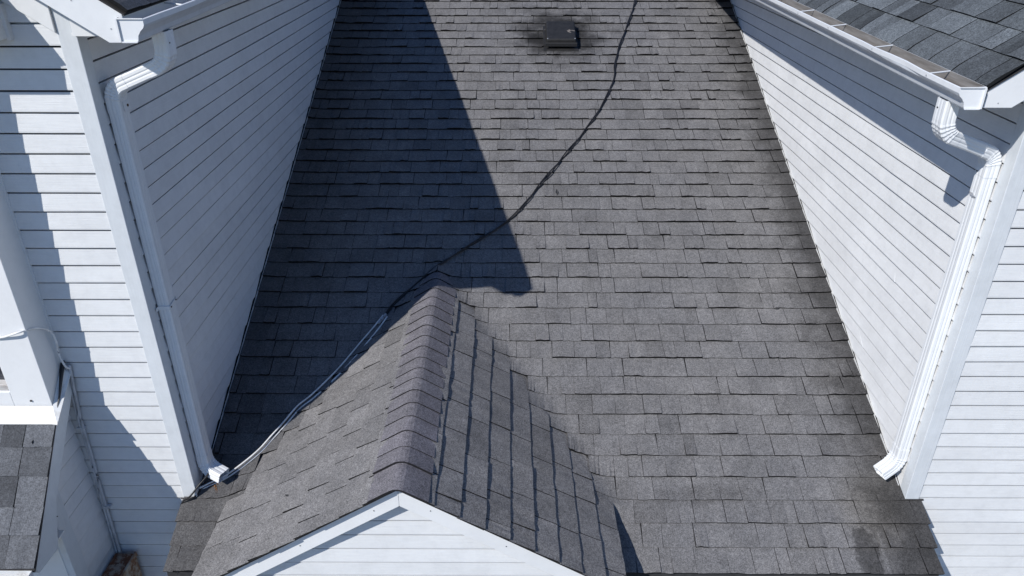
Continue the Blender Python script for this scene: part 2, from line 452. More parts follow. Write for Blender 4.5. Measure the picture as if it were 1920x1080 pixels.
# ================================================================== WINGS
def wing(sgn, label, XW, zs_side, zs_front, soff, eave_x, eave_z, slope, tilt, yf, front_lim):
    """sgn = +1: wing on the right (its roof climbs to +x)"""
    root = empty('house_wing', (XW + sgn * .5, .2, -1.5), label, 'house wing')
    tn = math.tan(R(slope)); half = 2.35
    rx = eave_x + sgn * half; rz = eave_z + half * tn
    XO = rx + sgn * (abs(rx - XW))
    # core of the walls
    mb = MB()
    wz = lambda x: eave_z - .10 + (half - abs(x - rx)) * tn
    mb.prism([(XW + sgn*.023, -4.6), (XW + sgn*.023, soff + .02), (XW + sgn * .3, wz(XW + sgn*.3) - .05), (rx, rz - .15), (XO - sgn*.3, wz(XO - sgn*.3) - .05), (XO, soff + .02), (XO, -4.6)], lambda p, q, y: (p, y, q), .023, 9.0)
    core = mb.build('wall_core', M['trim'], root)
    # side wall planks, cut to the roof slope
    sw = MB(); sw.box(*sorted((XW + sgn * .0175, XW + sgn * .0205)), .05, 8.6, ROFF + .0, soff + .17)
    side = sw.build('side_wall', M['felt'], root)
    gap = .016 if sgn < 0 else .005
    nup = int((soff - zs_side) / EXP) + 3
    zl = [zs_side - EXP * k for k in range(-nup, 32)]
    wobl = [jit(.018) for _ in range(80)]
    def span(z):
        e = (z - ROFF - gap) / T
        return (.066, min(max(e, .066), 8.5))
    siding(side, M['siding_side'], lambda a, z, o: (XW - sgn * (.001 + o), a, z), [z for z in zl if z + EXP > ROFF + .06], span, .35, top=soff + .165, off=.010, groove=.0118 if sgn < 0 else .0110)
    # front wall planks
    fw = MB(); fw.prism([(XW + sgn*.05, -4.5), (XW + sgn*.05, soff - .02), (XO, soff - .02), (XO, -4.5)], lambda p, q, y: (p, y, q), .0175, .0205)
    front = fw.build('front_wall', M['felt'], root)
    zl = [zs_front - EXP * k for k in range(-8, 46)]
    zl = [z for z in zl if z < soff + .5]
    siding(front, M['siding_front'], lambda a, z, o: (a, -.003 - o, z), zl, front_lim, .25)
    # corner board
    cw = .074
    def cb(name, x0, x1, y0, y1, z0, z1, mat, bv=.004):
        m = MB(); m.box(min(x0, x1), max(x0, x1), y0, y1, z0, z1); return bevel(m.build(name, mat, root), bv)
    zb = ROFF + .008
    m = MB()
    xa, xb = XW - sgn * .0125, XW + sgn * cw
    # L-shaped post
    prof = [(xa, -.0145), (xb, -.0145), (xb, .004), (XW + sgn*.004, .004), (XW + sgn*.004, .068), (xa, .068)]
    vs = [(x, y, zz) for zz in (0, 1) for x, y in prof]
    vs = [(x, y, (roofz(max(y, 0)) + .012 if z == 0 else soff + (.17 if abs(x - xb) < .001 else .10) )) for x, y, z in vs]
    m.add(vs, [(0, 1, 2, 3), (0, 3, 4, 5), (9, 8, 7, 6), (11, 10, 9, 6)] + [(i, (i+1) % 6, (i+1) % 6 + 6, i + 6) for i in range(6)])
    bevel(m.build('corner_board', M['trim_cool'], root), .003)
    # soffit, fascia, roof deck
    xe = eave_x + sgn * .012
    m = MB(); vs = [(x, y, z + tilt * max(y, 0)) for x in sorted((xe, XW - sgn*.001)) for y in (-.034, 9) for z in (soff, soff + .012)]
    m.add(vs, [(0,1,3,2),(4,6,7,5),(0,4,5,1),(2,3,7,6),(0,2,6,4),(1,5,7,3)]); m.build('soffit', M['trim'], root)
    m = MB(); x0, x1 = sorted((xe, xe + sgn * .02))
    vs = [(x, y, z + tilt * max(y, 0)) for x in (x0, x1) for y in (yf + .022, 9) for z in (soff - .004, eave_z - .030)]
    m.add(vs, [(0,1,3,2),(4,6,7,5),(0,4,5,1),(2,3,7,6),(0,2,6,4),(1,5,7,3)]); m.build('fascia_board', M['trim'], root)
    m = MB(); rp = lambda p, q, y: (p, y, q + tilt * max(0, y) * max(0, 1 - abs(p - eave_x)))
    th = .014
    m.prism([(eave_x, eave_z - .020), (rx, rz - .014), (XO + sgn*abs(XW - eave_x), eave_z - .014), (XO + sgn*abs(XW - eave_x), eave_z - .030), (rx, rz - .05), (eave_x, eave_z - .028)], rp, yf - .005, 9)
    deck_o = m.build('roof_deck', M['felt'], root)
    # rake board on the gable end + return panel
    vw = .172
    x_end = eave_x + sgn * .012
    def rtop(x): return eave_z - .030 + abs(x - eave_x) * tn
    xb0 = x_end + sgn * ((soff - .004 - rtop(x_end) + vw) / tn if rtop(x_end) - vw < soff - .004 else 0)
    m = MB(); m.prism([(x_end, rtop(x_end)), (rx, rtop(rx)), (rx, rtop(rx) - vw), (xb0, soff - .004), (x_end, soff - .004)], lambda p, q, y: (p, y, q), yf, yf + .022)
    bevel(m.build('rake_board', M['trim'], root), .0025)
    m = MB(); far = rx + sgn * half
    m.prism([(far, rtop(x_end)), (rx + sgn*.001, rtop(rx)), (rx + sgn*.001, rtop(rx) - vw), (far, rtop(x_end) - vw)], lambda p, q, y: (p, y, q), yf, yf + .022)
    m.build('rake_board', M['trim'], root)
    m = MB()
    xi = XW + sgn * .0
    m.prism([(x_end + sgn*.02, soff - .001), (XW - sgn*.0135, soff - .001), (XW - sgn*.0135, rtop(XW) - .04), (x_end + sgn*.02, rtop(x_end) - .045)], lambda p, q, y: (p, y, q), -.045, -.03)
    m.build('return_panel', M['trim'], root)
    # rake soffit between wall and rake board
    m = MB(); m.prism([(x_end + sgn*.02, rtop(x_end) - .03), (rx, rtop(rx) - .03), (rx, rtop(rx) - .045), (x_end + sgn*.02, rtop(x_end) - .045)], lambda p, q, y: (p, y, q), yf + .023, -.001)
    m.build('soffit', M['trim'], root)
    # nails in the rake board
    for dx, dz in ((.06, .07), (.20, .05)):
        x_ = x_end + sgn * dx; z_ = rtop(x_) - dz - .03
        m = MB(); tube(m, [(x_, yf + .001, z_), (x_, yf - .002, z_)], .003, 6); m.build('nail', M['galv'], root)
    # step flashing along the roof
    m = MB(); xs0, xs1 = sorted((XW - sgn * .0215, XW - sgn * (.0245 if sgn < 0 else .0235)))
    y0, y1 = .072, 8.4
    vs = [(x, y, roofz(y) + h) for x in (xs0, xs1) for y in (y0, y1) for h in (.0, .021)]
    m.add(vs, [(0,1,3,2),(4,6,7,5),(0,4,5,1),(2,3,7,6),(0,2,6,4),(1,5,7,3)]); m.build('flashing', M['wire'] if sgn < 0 else M['trim'], root)
    return root, deck_o, tn, rx, rz

def wing_roof(deck_o, sgn, eave_x, eave_z, slope, tilt, yf, ymax, nrow, mat):
    c, s_ = math.cos(R(slope)), math.sin(R(slope))
    def fr(u, v, h):
        drop = 0
        if v < .05: drop = (.05 - v) ** 2 * 2.6
        x = eave_x + sgn * (v * c - h * s_); z = eave_z + v * s_ + h * c - drop
        return (x, u, z + tilt * max(u, 0) * max(0, 1 - v))
    rest = MB()
    for k in range(18):
        v0 = -.012 + (.0 if k == 0 else .168 + .146 * (k - 1)); v1 = .168 + .146 * k + .0
        ys = cuts(yf - .012, 8.8, .12, .27)
        for i in range(len(ys) - 1):
            tn = rnd.choice((.50, .62, .78, .92, 1.08, .85)) * (1 + jit(.06))
            near = k < nrow and ys[i] < ymax
            m = MB() if near else rest
            nu_ = 4; cols = [tn] * nu_
            if rnd.random() < .3:
                c0 = rnd.randrange(nu_); c1 = min(nu_, c0 + rnd.choice((1, 2))); kk = rnd.choice((.66, .74, 1.25))
                cols = [tn * kk if c0 <= q < c1 else tn for q in range(nu_)]
            shingle(m, fr, ys[i] + (.0028 if i else 0), ys[i+1] - .0028, v0, v1, cols, nu=nu_, nv=5 if k == 0 else 2, hb=.012, edge=.08, wob=.0008)
            if near:
                m.build('shingle', mat, deck_o)
    tag(rest.build('shingle_courses', mat, deck_o), kind='stuff')

def fl_left(z):
    r = XL - .072
    if z > 1.33: r = min(r, -2.142 - (z - 1.379) / .65 + .06)
    return (-5.9, r)
wl_, deckL, tnL, rxL, rzL = wing(-1, 'left white sided wing whose side wall lies in blue shade', XL, ZLS, ZLF, 1.366, -1.722, 1.502, 34, .020, -.20, fl_left)
wing_roof(deckL, -1, -1.715, 1.505, 34, .020, -.20, 2.0, 4, M['hood_shingle'])
# frieze board under the left rake
mb = MB(); mb.prism([(-2.1415, 1.376), (-4.0, 1.376 + 1.8585 * .6745), (-4.0, 1.376 + 1.8585 * .6745 + .25), (-2.1415, 1.626)], lambda p, q, y: (p, y, q), -.026, -.004)
bevel(mb.build('frieze_board', M['trim'], wl_), .003)
def fr_right(z):
    return (XR + .072, 6.2)
wr_, deckR, tnR, rxR, rzR = wing(1, 'right white sided wing with its side wall in full sun', XR, ZRS, ZRF, 1.076, 2.05, 1.172, 36, .018, -.15, fr_right)
wing_roof(deckR, 1, 2.056, 1.183, 36, .018, -.15, 3.2, 6, M['blue_shingle'])

# ================================================================== GUTTERS
def gutter(sgn, label, xb, z0, y0, y1, tilt, hang, dents):
    """sgn = -1: opens towards -x (gutter of the right wing)"""
    root = empty('gutter', (xb, y0, z0), label, 'gutter', 'gutters on the wing eaves')
    out = [(0, .100), (0, 0), (.072, 0), (.076, .006), (.080, .026), (.094, .046), (.108, .058), (.114, .070), (.114, .092), (.106, .094)]
    inn = [(.0022, .100), (.0022, .0025), (.070, .0025), (.074, .008), (.0778, .027), (.092, .048), (.106, .060), (.1115, .071), (.1115, .0895), (.106, .0915)]
    ys = [y0 + (y1 - y0) * (i / 46) for i in range(47)]
    n = len(out); vs = []; fs = []; mi = []
    for y in ys:
        for src in (out, inn):
            for (p, q) in src:
                k = 0; dz = 0
                if q > .06 and p > .05:
                    for yc, wd, am in dents: k += am * math.exp(-((y - yc) / wd) ** 2); dz += -.3 * am * math.exp(-((y - yc) / wd) ** 2)
                    k += .0012 * math.sin(y * 5.1) + .0008 * math.sin(y * 13)
                vs.append((xb + sgn * (p + k), y, z0 + q + dz + tilt * (y - y0)))
    W = 2 * n
    mO = MB()
    for i in range(len(ys) - 1):
        for k in range(n - 1):
            a = i*W + k; b = (i+1)*W + k
            fs.append((a, a+1, b+1, b)); mi.append(2 if 2 <= k <= 6 else 0)
            a += n; b += n
            fs.append((a, b, b+1, a+1)); mi.append(1 if k < 7 else 0)
        for k in (0, n-1):
            fs.append((i*W+k, (i+1)*W+k, (i+1)*W+n+k, i*W+n+k)); mi.append(0)
    mO.v = vs; mO.f = fs; mO.t = [1.0] * len(fs); mO.m = mi
    mO.build('trough', [M['metal'], M['gutter_in'], M['gutter_front']], root)
    # end cap with a small flange
    m = MB(); m.prism([(p, q) for p, q in out[:-1]], lambda p, q, y: (xb + sgn * p, y, z0 + q), y0 - .004, y0 + .001)
    cap = m.build('end_cap', M['metal'], root)
    m = MB(); m.box(*sorted((xb - sgn*.001, xb + sgn*.116)), y0 - .010, y0 - .0045, z0 + .0945, z0 + .0985); m.build('rim', M['metal'], cap)
    m = MB(); m.box(*sorted((xb - sgn*.002, xb + sgn*.006)), y0 - .012, y0 - .0045, z0 + .002, z0 + .094); m.build('rim', M['metal'], cap)
    m = MB(); m.box(*sorted((xb + sgn*.006, xb + sgn*.074)), y0 - .010, y0 - .0045, z0 - .002, z0 + .004); m.build('rim', M['metal'], cap)
    for y in hang:
        zz = z0 + .086 + tilt * (y - y0)
        m = MB(); tube(m, [(xb + sgn * .001, y + .01, zz + .012), (xb + sgn * .112, y, zz + .002)], .0042, 6)
        m.build('hanger', M['gutter_front'], root)
        m = MB(); tube(m, [(xb + sgn * .1145, y, zz - .006), (xb + sgn * .118, y, zz - .006)], .004, 8); m.build('screw', M['galv'], root)
    return root
gutter(-1, 'white gutter under the blue-grey shingles with thin metal hangers', 2.037, 1.072, -.166, 8.2, .020, (.135, .76, 1.425, 2.004, 2.7, 3.4), ((.45, .14, -.009), (.72, .1, .004)))
gutter(1, 'weathered white gutter on the shaded left wing', -1.755, 1.368, -.215, 8.2, .022, (.22, .95, 1.7, 2.6), ((.3, .2, .006),))

# ================================================================== DOWNSPOUTS
def sweep_rect(mb, pts, w, d, ref, rings=None, groove=.0022, closed=True, mi=0):
    """rectangular fluted pipe along pts; w along ref, d across"""
    prof = []
    def side(n, g):
        res = []
        for i in range(n):
            res.append((i / n, 0 if not g else (-groove if i in g else 0)))
        return res
    hw, hd = w / 2, d / 2; r = .007; sec = []
    nx = 9
    def face(p0, p1, nrm):
        for i in range(nx + 1):
            f = i / nx; k = -groove if i in (3, 6) else 0
            sec.append((p0[0] + (p1[0]-p0[0])*f + nrm[0]*k, p0[1] + (p1[1]-p0[1])*f + nrm[1]*k))
    face((-hw + r, -hd), (hw - r, -hd), (0, -1)); face((hw, -hd + r), (hw, hd - r), (1, 0))
    face((hw - r, hd), (-hw + r, hd), (0, 1)); face((-hw, hd - r), (-hw, -hd + r), (-1, 0))
    n = len(sec); vs = []; fs = []; N = len(pts); pts = [Vector(p) for p in pts]; ref = Vector(ref)
    for i, p in enumerate(pts):
        t_ = (pts[min(i+1, N-1)] - pts[max(i-1, 0)]).normalized()
        wa = (ref - t_ * ref.dot(t_)).normalized(); da = t_.cross(wa)
        k = rings[i] if rings else 1.0
        for a, b in sec: vs.append(p + wa * a * k + da * b * k)
    for i in range(N - 1):
        for k in range(n): fs.append((i*n+k, i*n+(k+1) % n, (i+1)*n+(k+1) % n, (i+1)*n+k))
    mb.add(vs, fs, 1.0, mi)
    return n
def arc(p0, p1, p2, n):
    p0, p1, p2 = Vector(p0), Vector(p1), Vector(p2)
    return [p0 * (1-f)**2 + p1 * 2*f*(1-f) + p2 * f*f for f in [i / n for i in range(n + 1)]]
def downspout(label, sgn, xw, yc, top, elbA, elbB, zbot, kick, w=.090, d=.070):
    """top: outlet under the gutter; elbA / elbB: bend corners; kick: end of the lowest elbow"""
    root = empty('downspout', (xw, yc, zbot), label, 'downspout', 'downspouts at the wing corners')
    A, B, Tp = Vector(elbA), Vector(elbB), Vector(top)
    dab = (B - A).normalized(); da = (A - Tp).normalized(); down = Vector((xw, yc, zbot)) - B; dd = down.normalized()
    ref = (0, 1, 0)
    def part(name, pts, rings=None, s=1.0, parent=root):
        m = MB(); sweep_rect(m, pts, w * s, d * s, ref, rings); o = m.build(name, M['metal'], parent); sol = o.modifiers.new('wall', 'SOLIDIFY'); sol.thickness = .0016; sol.offset = -1
        return o
    R1 = .072
    cr = lambda n: [1.0 + (.05 if i % 2 else -.02) * (1 if 2 < i < n - 2 else 0) for i in range(n + 1)]
    p = [Tp] + arc(A - da * R1, A, A + dab * R1, 14) + [A + dab * (R1 + .022)]
    part('elbow', p, [1.0] + cr(14) + [1.0], 1.02)
    part('offset_pipe', [A + dab * (R1 + .010), B - dab * (R1 + .012)], None, .985)
    p = [B - dab * (R1 + .034)] + arc(B - dab * R1, B, B + dd * R1, 14) + [B + dd * (R1 + .045)]
    part('elbow', p, [1.0] + cr(14) + [1.0], 1.02)
    K = Vector(kick); Bt = Vector((xw, yc, zbot)); dk = (K - Bt).normalized()
    part('pipe', [B + dd * (R1 + .02), Bt - dd * (R1 + .0)], None, .975)
    R2 = min(.07, (K - Bt).length * .55)
    p = [Bt - dd * (R2 + .05)] + arc(Bt - dd * R2, Bt, Bt + dk * R2, 12) + [K]
    part('elbow', p, [1.0] + cr(12) + [1.0], 1.02)
    return root, B, dd
def screw(parent, p, nrm, mat, r=.004):
    m = MB(); p = Vector(p); tube(m, [p, p + Vector(nrm) * .004], r, 8); return m.build('screw', mat, parent)
dl, BL, ddl = downspout('white downspout in shade at the corner of the left wing', 1, -2.019, .120, (-1.705, .078, 1.372), (-1.705, .078, 1.226), (-2.019, .120, 1.100), -1.285, (-1.900, .072, -1.320))
dr, BR, ddr = downspout('sunlit white downspout at the corner of the right wing', -1, 2.346, .120, (1.992, .010, 1.074), (1.992, .010, .915), (2.346, .120, .775), -1.222, (2.235, .085, -1.292))
# strap and stub bracket on the left pipe
def strap(root, x, sgn, yc, z, w, d, mat):
    m = MB(); hw = w / 2 + .003; xo = x + sgn * (d / 2 + .0035)
    for (a, b) in (((x - sgn*.028, yc - hw - .022), (x - sgn*.024, yc - hw)), ((x - sgn*.024, yc - hw), (xo, yc - hw)), ((xo, yc - hw), (xo, yc + hw)), ((xo, yc + hw), (x - sgn*.024, yc + hw)), ((x - sgn*.024, yc + hw), (x - sgn*.028, yc + hw + .022))):
        vs = [(p[0], p[1], z + q + (p[1] - yc) * .10) for p in (a, b) for q in (-.011, .011)]
        m.add(vs, [(0, 1, 3, 2)])
    o = m.build('strap', mat, root); s = o.modifiers.new('thick', 'SOLIDIFY'); s.thickness = .002; s.offset = 0
    return o
st = strap(dl, -2.019, 1, .120, -.10, .090, .070, M['metal'])
screw(st, (-1.981, .086, -.104), (1, -.2, .2), M['hole'], .005); screw(st, (-1.981, .154, -.095), (1, -.2, .2), M['hole'], .005)
m = MB(); tube(m, [(-2.05, .178, -.045), (-2.03, .193, -.03), (-2.005, .196, -.018)], .011, 8); m.build('bracket', M['metal'], dl)
m = MB(); m.box(-1.9840, -1.9815, .106, .168, .985, 1.030); o = m.build('patch', M['metal'], dl)
screw(dl, (-1.982, .143, 1.008), (1, 0, 0), M['screw'], .007)
screw(dl, (-1.672, .055, 1.32), (1, -.3, 0), M['hole'], .004)
screw(dr, (1.958, .03, 1.03), (-1, -.2, 0), M['hole'], .004)
screw(dr, (2.311, .143, .675), (-1, -.2, 0), M['hole'], .004)
m = MB()
for k in range(3): tube(m, [(2.3115, .090 + .012*k, .548 - .004*k), (2.307, .110 + .014*k, .552), (2.3115, .128 + .012*k, .560)], .0035, 6)
m.build('seam_tear', M['galv'], dr)
screw(dr, (2.311, .150, .556), (-1, -.2, 0), M['hole'], .004)
m = MB(); tube(m, spline([(2.378, .180, -1.10), (2.345, .195, -1.09), (2.34, .185, -1.105), (2.36, .176, -1.115)], 5), .006, 6); m.build('bracket', M['galv'], dr)

# ================================================================== ROOF VENT
vent = empty('roof_vent', (.415, 4.65, roofz(4.65)), 'black box roof vent with a worn pale patch near the top of the slope', 'vent')
def vfr(x, v, h): return (x, v * CS - h * SN, v * SN + h * CS + ROFF)
def vbox(name, x0, x1, v0, v1, h0, h1, h2, mat, ins=.0, bv=.006):
    m = MB()
    vs = [vfr(x0, v0, h0), vfr(x1, v0, h0), vfr(x1, v1, h0), vfr(x0, v1, h0), vfr(x0 + ins, v0 + ins, h1), vfr(x1 - ins, v0 + ins, h1), vfr(x1 - ins, v1 - ins, h2), vfr(x0 + ins, v1 - ins, h2)]
    m.add(vs, [(0,1,2,3), (4,5,6,7), (0,1,5,4), (1,2,6,5), (2,3,7,6), (3,0,4,7)])
    return bevel(m.build(name, mat, vent), bv)
V0 = 4.93
vbox('flange', .235, .60, V0 - .01, V0 + .47, .004, .016, .016, M['vent'], .002, .002)
vbox('throat', .29, .55, V0 + .09, V0 + .40, .016, .085, .085, M['hole'], .0, .002)
vbox('hood', .255, .58, V0 + .03, V0 + .43, .052, .120, .105, M['vent'], .012, .012)
vbox('hood_lip', .252, .583, V0 + .022, V0 + .034, .045, .085, .085, M['hole'], .0, .002)
for x_ in (.275, .56):
    m = MB(); p = Vector(vfr(x_, V0 + .055, .117)); tube(m, [p, p + Vector((0, -.001, .005))], .007, 8); m.build('screw', M['galv'], vent)

# ================================================================== CABLES
def surf(x, y, h=.02):
    z = roofz(y) + h / CS
    if y < 1.9 : z = max(z, gablez(x, y) + h * 1.3)
    return z
def twisted(label, name, pts, r, off, turns, n, mat, cat='cable', lean=None):
    P = spline(pts, 14)
    root = empty(name, P[0], label, cat)
    Ls = [0]
    for i in range(1, len(P)): Ls.append(Ls[-1] + (P[i] - P[i-1]).length)
    for s in range(n):
        q = []
        for i, p in enumerate(P):
            t_ = (P[min(i+1, len(P)-1)] - P[max(i-1, 0)]).normalized(); u = t_.cross(Vector((0, 0, 1))).normalized(); w = u.cross(t_)
            k = off * (1 + .9 * max(0, math.sin(Ls[i] * 1.9 + 1.0)) ** 3)
            a = 2 * math.pi * (turns * Ls[i] + s / n); q.append(p + u * math.cos(a) * k + w * math.sin(a) * off)
        m = MB(); tube(m, q, r, 7); m.build('strand', mat, root, smooth=True)
    return root
bk = [(1.42, 5.9), (1.300, 5.461), (1.17, 5.02), (1.039, 4.621), (.96, 4.30), (.935, 4.10), (.84, 3.82), (.711, 3.537), (.55, 3.25), (.392, 3.001), (.142, 2.610), (-.088, 2.261), (-.39, 1.996), (-.655, 1.772), (-.80, 1.62), (-.904, 1.505), (-.985, 1.40), (-1.035, 1.305)]
twisted('black twisted cable curving down across the grey shingles', 'service_cable', [(x, y, surf(x, y, .022)) for x, y in bk], .0058, .0064, 1.1, 2, M['black'])
wk = [(-1.033, 1.300), (-1.080, 1.21), (-1.145, 1.10), (-1.29, .864), (-1.443, .669), (-1.535, .575), (-1.60, .47), (-1.665, .37), (-1.747, .252), (-1.886, .120), (-2.003, .053), (-2.046, .028)]
wr = twisted('pair of pale grey wires running from the black cable to the left corner', 'wire_pair', [(x, y, surf(x, y, .024)) for x, y in wk], .0056, .0125, .17, 2, M['wire'])
for i in range(3):
    a = Vector((-1.028 - .017*i, 1.312 - .028*i, surf(-1.03, 1.30, .030) - .012*i)); m = MB(); tube(m, [a, a + Vector((-.013, -.024, -.009))], .0115 - .001*i, 8); m.build('connector', M['galv'], wr)
def oneline(name, label, pts, r, mat, cat='cable', per=8):
    m = MB(); P = spline(pts, per); tube(m, P, r, 8); o = m.build(name, mat, None, smooth=True); return tag(o, label, cat)
oneline('thin_cable', 'thin black cable draped over the outlet of the shaded downspout', [(-2.00, .235, -1.225), (-1.985, .16, -1.245), (-1.978, .095, -1.272), (-1.995, .045, -1.30), (-2.035, .0, -1.335), (-2.085, -.035, -1.39), (-2.137, -.042, -1.43), (-2.160, -.05, -1.50), (-2.168, -.05, -1.70), (-2.165, -.045, -2.2)], .0058, M['black'])
oneline('thin_cable', 'short black cable running along the foot of the left corner post', [(-2.03, .075, -1.375), (-2.06, -.01, -1.405), (-2.10, -.034, -1.420), (-2.14, -.044, -1.432)], .005, M['black'])

# ================================================================== BAY ON THE LEFT
bay = empty('bay_window', (-3.2, -.2, -.6), 'white boxed bay with a shingled hood roof at the left edge', 'bay window')
BX = -2.628; BY = -.19
m = MB()
# box with a window opening on its front
wx0, wx1, wz0, wz1 = -3.9, -2.838, -.490, 1.12
m.box(wx1, BX, BY, -.001, -.60, 1.36); m.box(-4.2, wx0, BY, -.001, -.60, 1.36)
m.box(wx0 + .0005, wx1 - .0005, BY, -.001, wz1, 1.36); m.box(wx0 + .0005, wx1 - .0005, BY, -.001, -.60, wz0)
bevel(m.build('casing', M['trim'], bay), .003)
m = MB()
for (a, b, c, d_) in ((wx0, wx0 + .045, wz0, wz1), (wx1 - .045, wx1, wz0, wz1), (wx0 + .046, wx1 - .046, wz1 - .045, wz1), (wx0 + .046, wx1 - .046, .30, .345)):
    m.box(a + .001, b - .001, BY + .055, BY + .095, c + .001, d_ - .001)
win = m.build('window', M['trim'], bay)
m = MB(); m.box(wx0 + .046, wx1 - .046, BY + .072, BY + .078, wz0 + .01, wz1 - .046); m.build('pane', M['glass'], win)
m = MB(); m.box(wx0 + .001, wx1 - .001, BY + .012, BY + .12, wz0 - .004, wz0 + .034); m.build('sill', M['wood'], win)
m = MB(); m.box(BX - .0005, BX + .012, -.016, -.0045, -.46, 1.33); m.build('corner_trim', M['trim'], bay)
screw(bay, (-2.735, BY - .002, -.545), (0, -1, 0), M['hole'], .006)
# eave box and little roof above the bay
m = MB(); m.box(-4.4, -2.362, -.214, -.018, 1.352, 1.492); eb = bevel(m.build('eave_box', M['trim'], bay), .004)
m = MB(); m.box(-2.364, -2.346, -.034, -.006, 1.345, 1.500); m.build('end_trim', M['trim'], bay)
m = MB(); m.prism([(-.226, 1.508), (-.004, 1.600), (-.004, 1.580), (-.226, 1.494)], lambda p, q, x: (x, p, q), -4.4, -2.364); ud = m.build('upper_roof', M['felt'], bay)
def ufr(u, v, h): 
    a = math.atan2(.092, .222); return (u, -.226 + v * math.cos(a) - h * math.sin(a), 1.510 + v * math.sin(a) + h * math.cos(a))
for k in range(2):
    xs = cuts(-3.6, -2.358, .18, .3)
    for i in range(len(xs) - 1):
        m = MB(); shingle(m, ufr, xs[i] + .001, xs[i+1] - .001, -.012 + .12 * k, min(.240, .12 * k + .125), rnd.choice((.7, .9, 1.1))); m.build('shingle', M['hood_shingle'], ud)
# hood roof
HS = math.atan(1.15); HC, HN = math.cos(HS), math.sin(HS)
HX = -2.603
def hz(y): return -.66 + 1.15 * (y + .25)
def hfr(u, v, h): return (u, v * HC - h * HN, hz(0) + v * HN + h * HC)
m = MB(); m.prism([(-.02, hz(-.02) - .012), (-.745, hz(-.745) - .012), (-.745, hz(-.745) - .03), (-.02, hz(-.02) - .05)], lambda p, q, x: (x, p, q), -4.3, HX - .006)
hood = m.build('hood_roof', M['felt'], bay)
hrows = [-.745, -.634, -.539, -.434, -.332, -.23]
for k in range(5):
    v0 = hrows[k] / HC; v1 = hrows[k+1] / HC + .01
    xs = [HX + .004]; w = rnd.choice((.06, .16, .12))
    while xs[-1] > -3.6: xs.append(xs[-1] - w); w = rnd.uniform(.10, .21)
    xs = xs[::-1]
    for i in range(len(xs) - 1):
        m = MB(); tn = rnd.choice((.68, .85, 1.05, 1.2))
        shingle(m, hfr, xs[i] + .0015, xs[i+1] - .0015, v0, v1, tn, hb=.011, edge=.2)
        m.build('shingle', M['hood_shingle'], hood)
# apron flashing round the foot of the bay
m = MB(); fz = lambda y: hz(y) + .012
def q4(a, b, c, d_): m.add([a, b, c, d_], [(0, 1, 2, 3)])
yfb = -.262
q4((-4.2, BY - .004, -.580), (BX + .002, BY - .004, -.580), (BX + .012, yfb, fz(yfb) + .012), (-4.2, yfb, fz(yfb) + .012))
q4((BX + .002, BY - .004, -.580), (BX + .002, -.004, -.400), (HX + .022, -.004, hz(-.02) - .055), (HX + .020, yfb, fz(yfb) + .008))
q4((BX + .012, yfb, fz(yfb) + .012), (BX + .002, BY - .004, -.580), (HX + .020, yfb, fz(yfb) + .008), (HX + .020, yfb, fz(yfb) + .008))
vv = m.v[:8]; n8 = len(vv); m2 = MB(); low = [(a, b, c - .005) for a, b, c in vv]
m2.add(vv + low, [(0, 1, 2, 3), (1, 5, 6, 7), (1, 7, 2), (8, 9, 10, 11), (9, 13, 14, 15), (9, 15, 10), (3, 2, 10, 11), (2, 7, 15, 10), (7, 6, 14, 15), (6, 5, 13, 14), (0, 3, 11, 8)])
m2.build('apron_flashing', M['flash'], bay)
for k in range(9):
    x_ = -2.64 - .05 * k + jit(.015); m = MB(); tube(m, [(x_, yfb + .012, fz(yfb) + .022), (x_, yfb + .008, fz(yfb) + .026)], .004, 6); m.build('nail', M['galv'], bay)
# rake board of the hood with its drop end
m = MB(); xa, xb = HX - .024, HX - .004
poly = [(-.012, hz(-.012) - .02), (-.735, hz(-.735) - .02), (-.722, hz(-.722) - .085), (-.545, -1.300), (-.432, -1.045), (-.09, -.665), (-.012, -.575)]
m.prism(poly, lambda p, q, x: (x, p, q), xa, xb); bevel(m.build('rake_board', M['trim_cool'], bay), .002)
m = MB(); m.prism([(-.02, hz(-.02) + .004), (-.745, hz(-.745) + .004), (-.745, hz(-.745) - .012), (-.02, hz(-.02) - .012)], lambda p, q, x: (x, p, q), HX - .003, HX + .003); m.build('drip_edge', M['hole'], bay)
screw(bay, (xb, -.47, -1.13), (1, 0, 0), M['hole'], .003)
# lower box of the bay
LX = -2.688
m = MB(); m.prism([(-.002, -4.6), (-.43, -4.6), (-.43, -1.02), (-.002, -.55)], lambda p, q, x: (x, p, q), -4.25, LX - .020)
m.build('wall_core', M['trim'], bay)
m = MB(); m.box(LX - .019, LX - .0175, -.33, -.004, -3.2, -.72); sw = m.build('side_wall', M['felt'], bay)
siding(sw, M['siding_side'], lambda a, z, o: (LX + .001 + o, a, z), [-.70 - EXP * k for k in range(0, 24)], lambda z: (max(-.326, min(-.016, (z + .72) / 1.15 - .25)), -.014), 0)
m = MB(); m.box(LX - .08, LX + .022, -.425, -.319, -3.2, -1.06); bevel(m.build('corner_board', M['trim_cool'], bay), .003)
m = MB(); m.box(-4.2, LX - .081, -.425, -.405, -3.2, -1.06); m.build('front_wall', M['siding_front'], bay)
m = MB(); m.box(-4.2, HX - .026, -.72, -.43, -1.285, -1.275); m.build('soffit', M['trim'], bay)
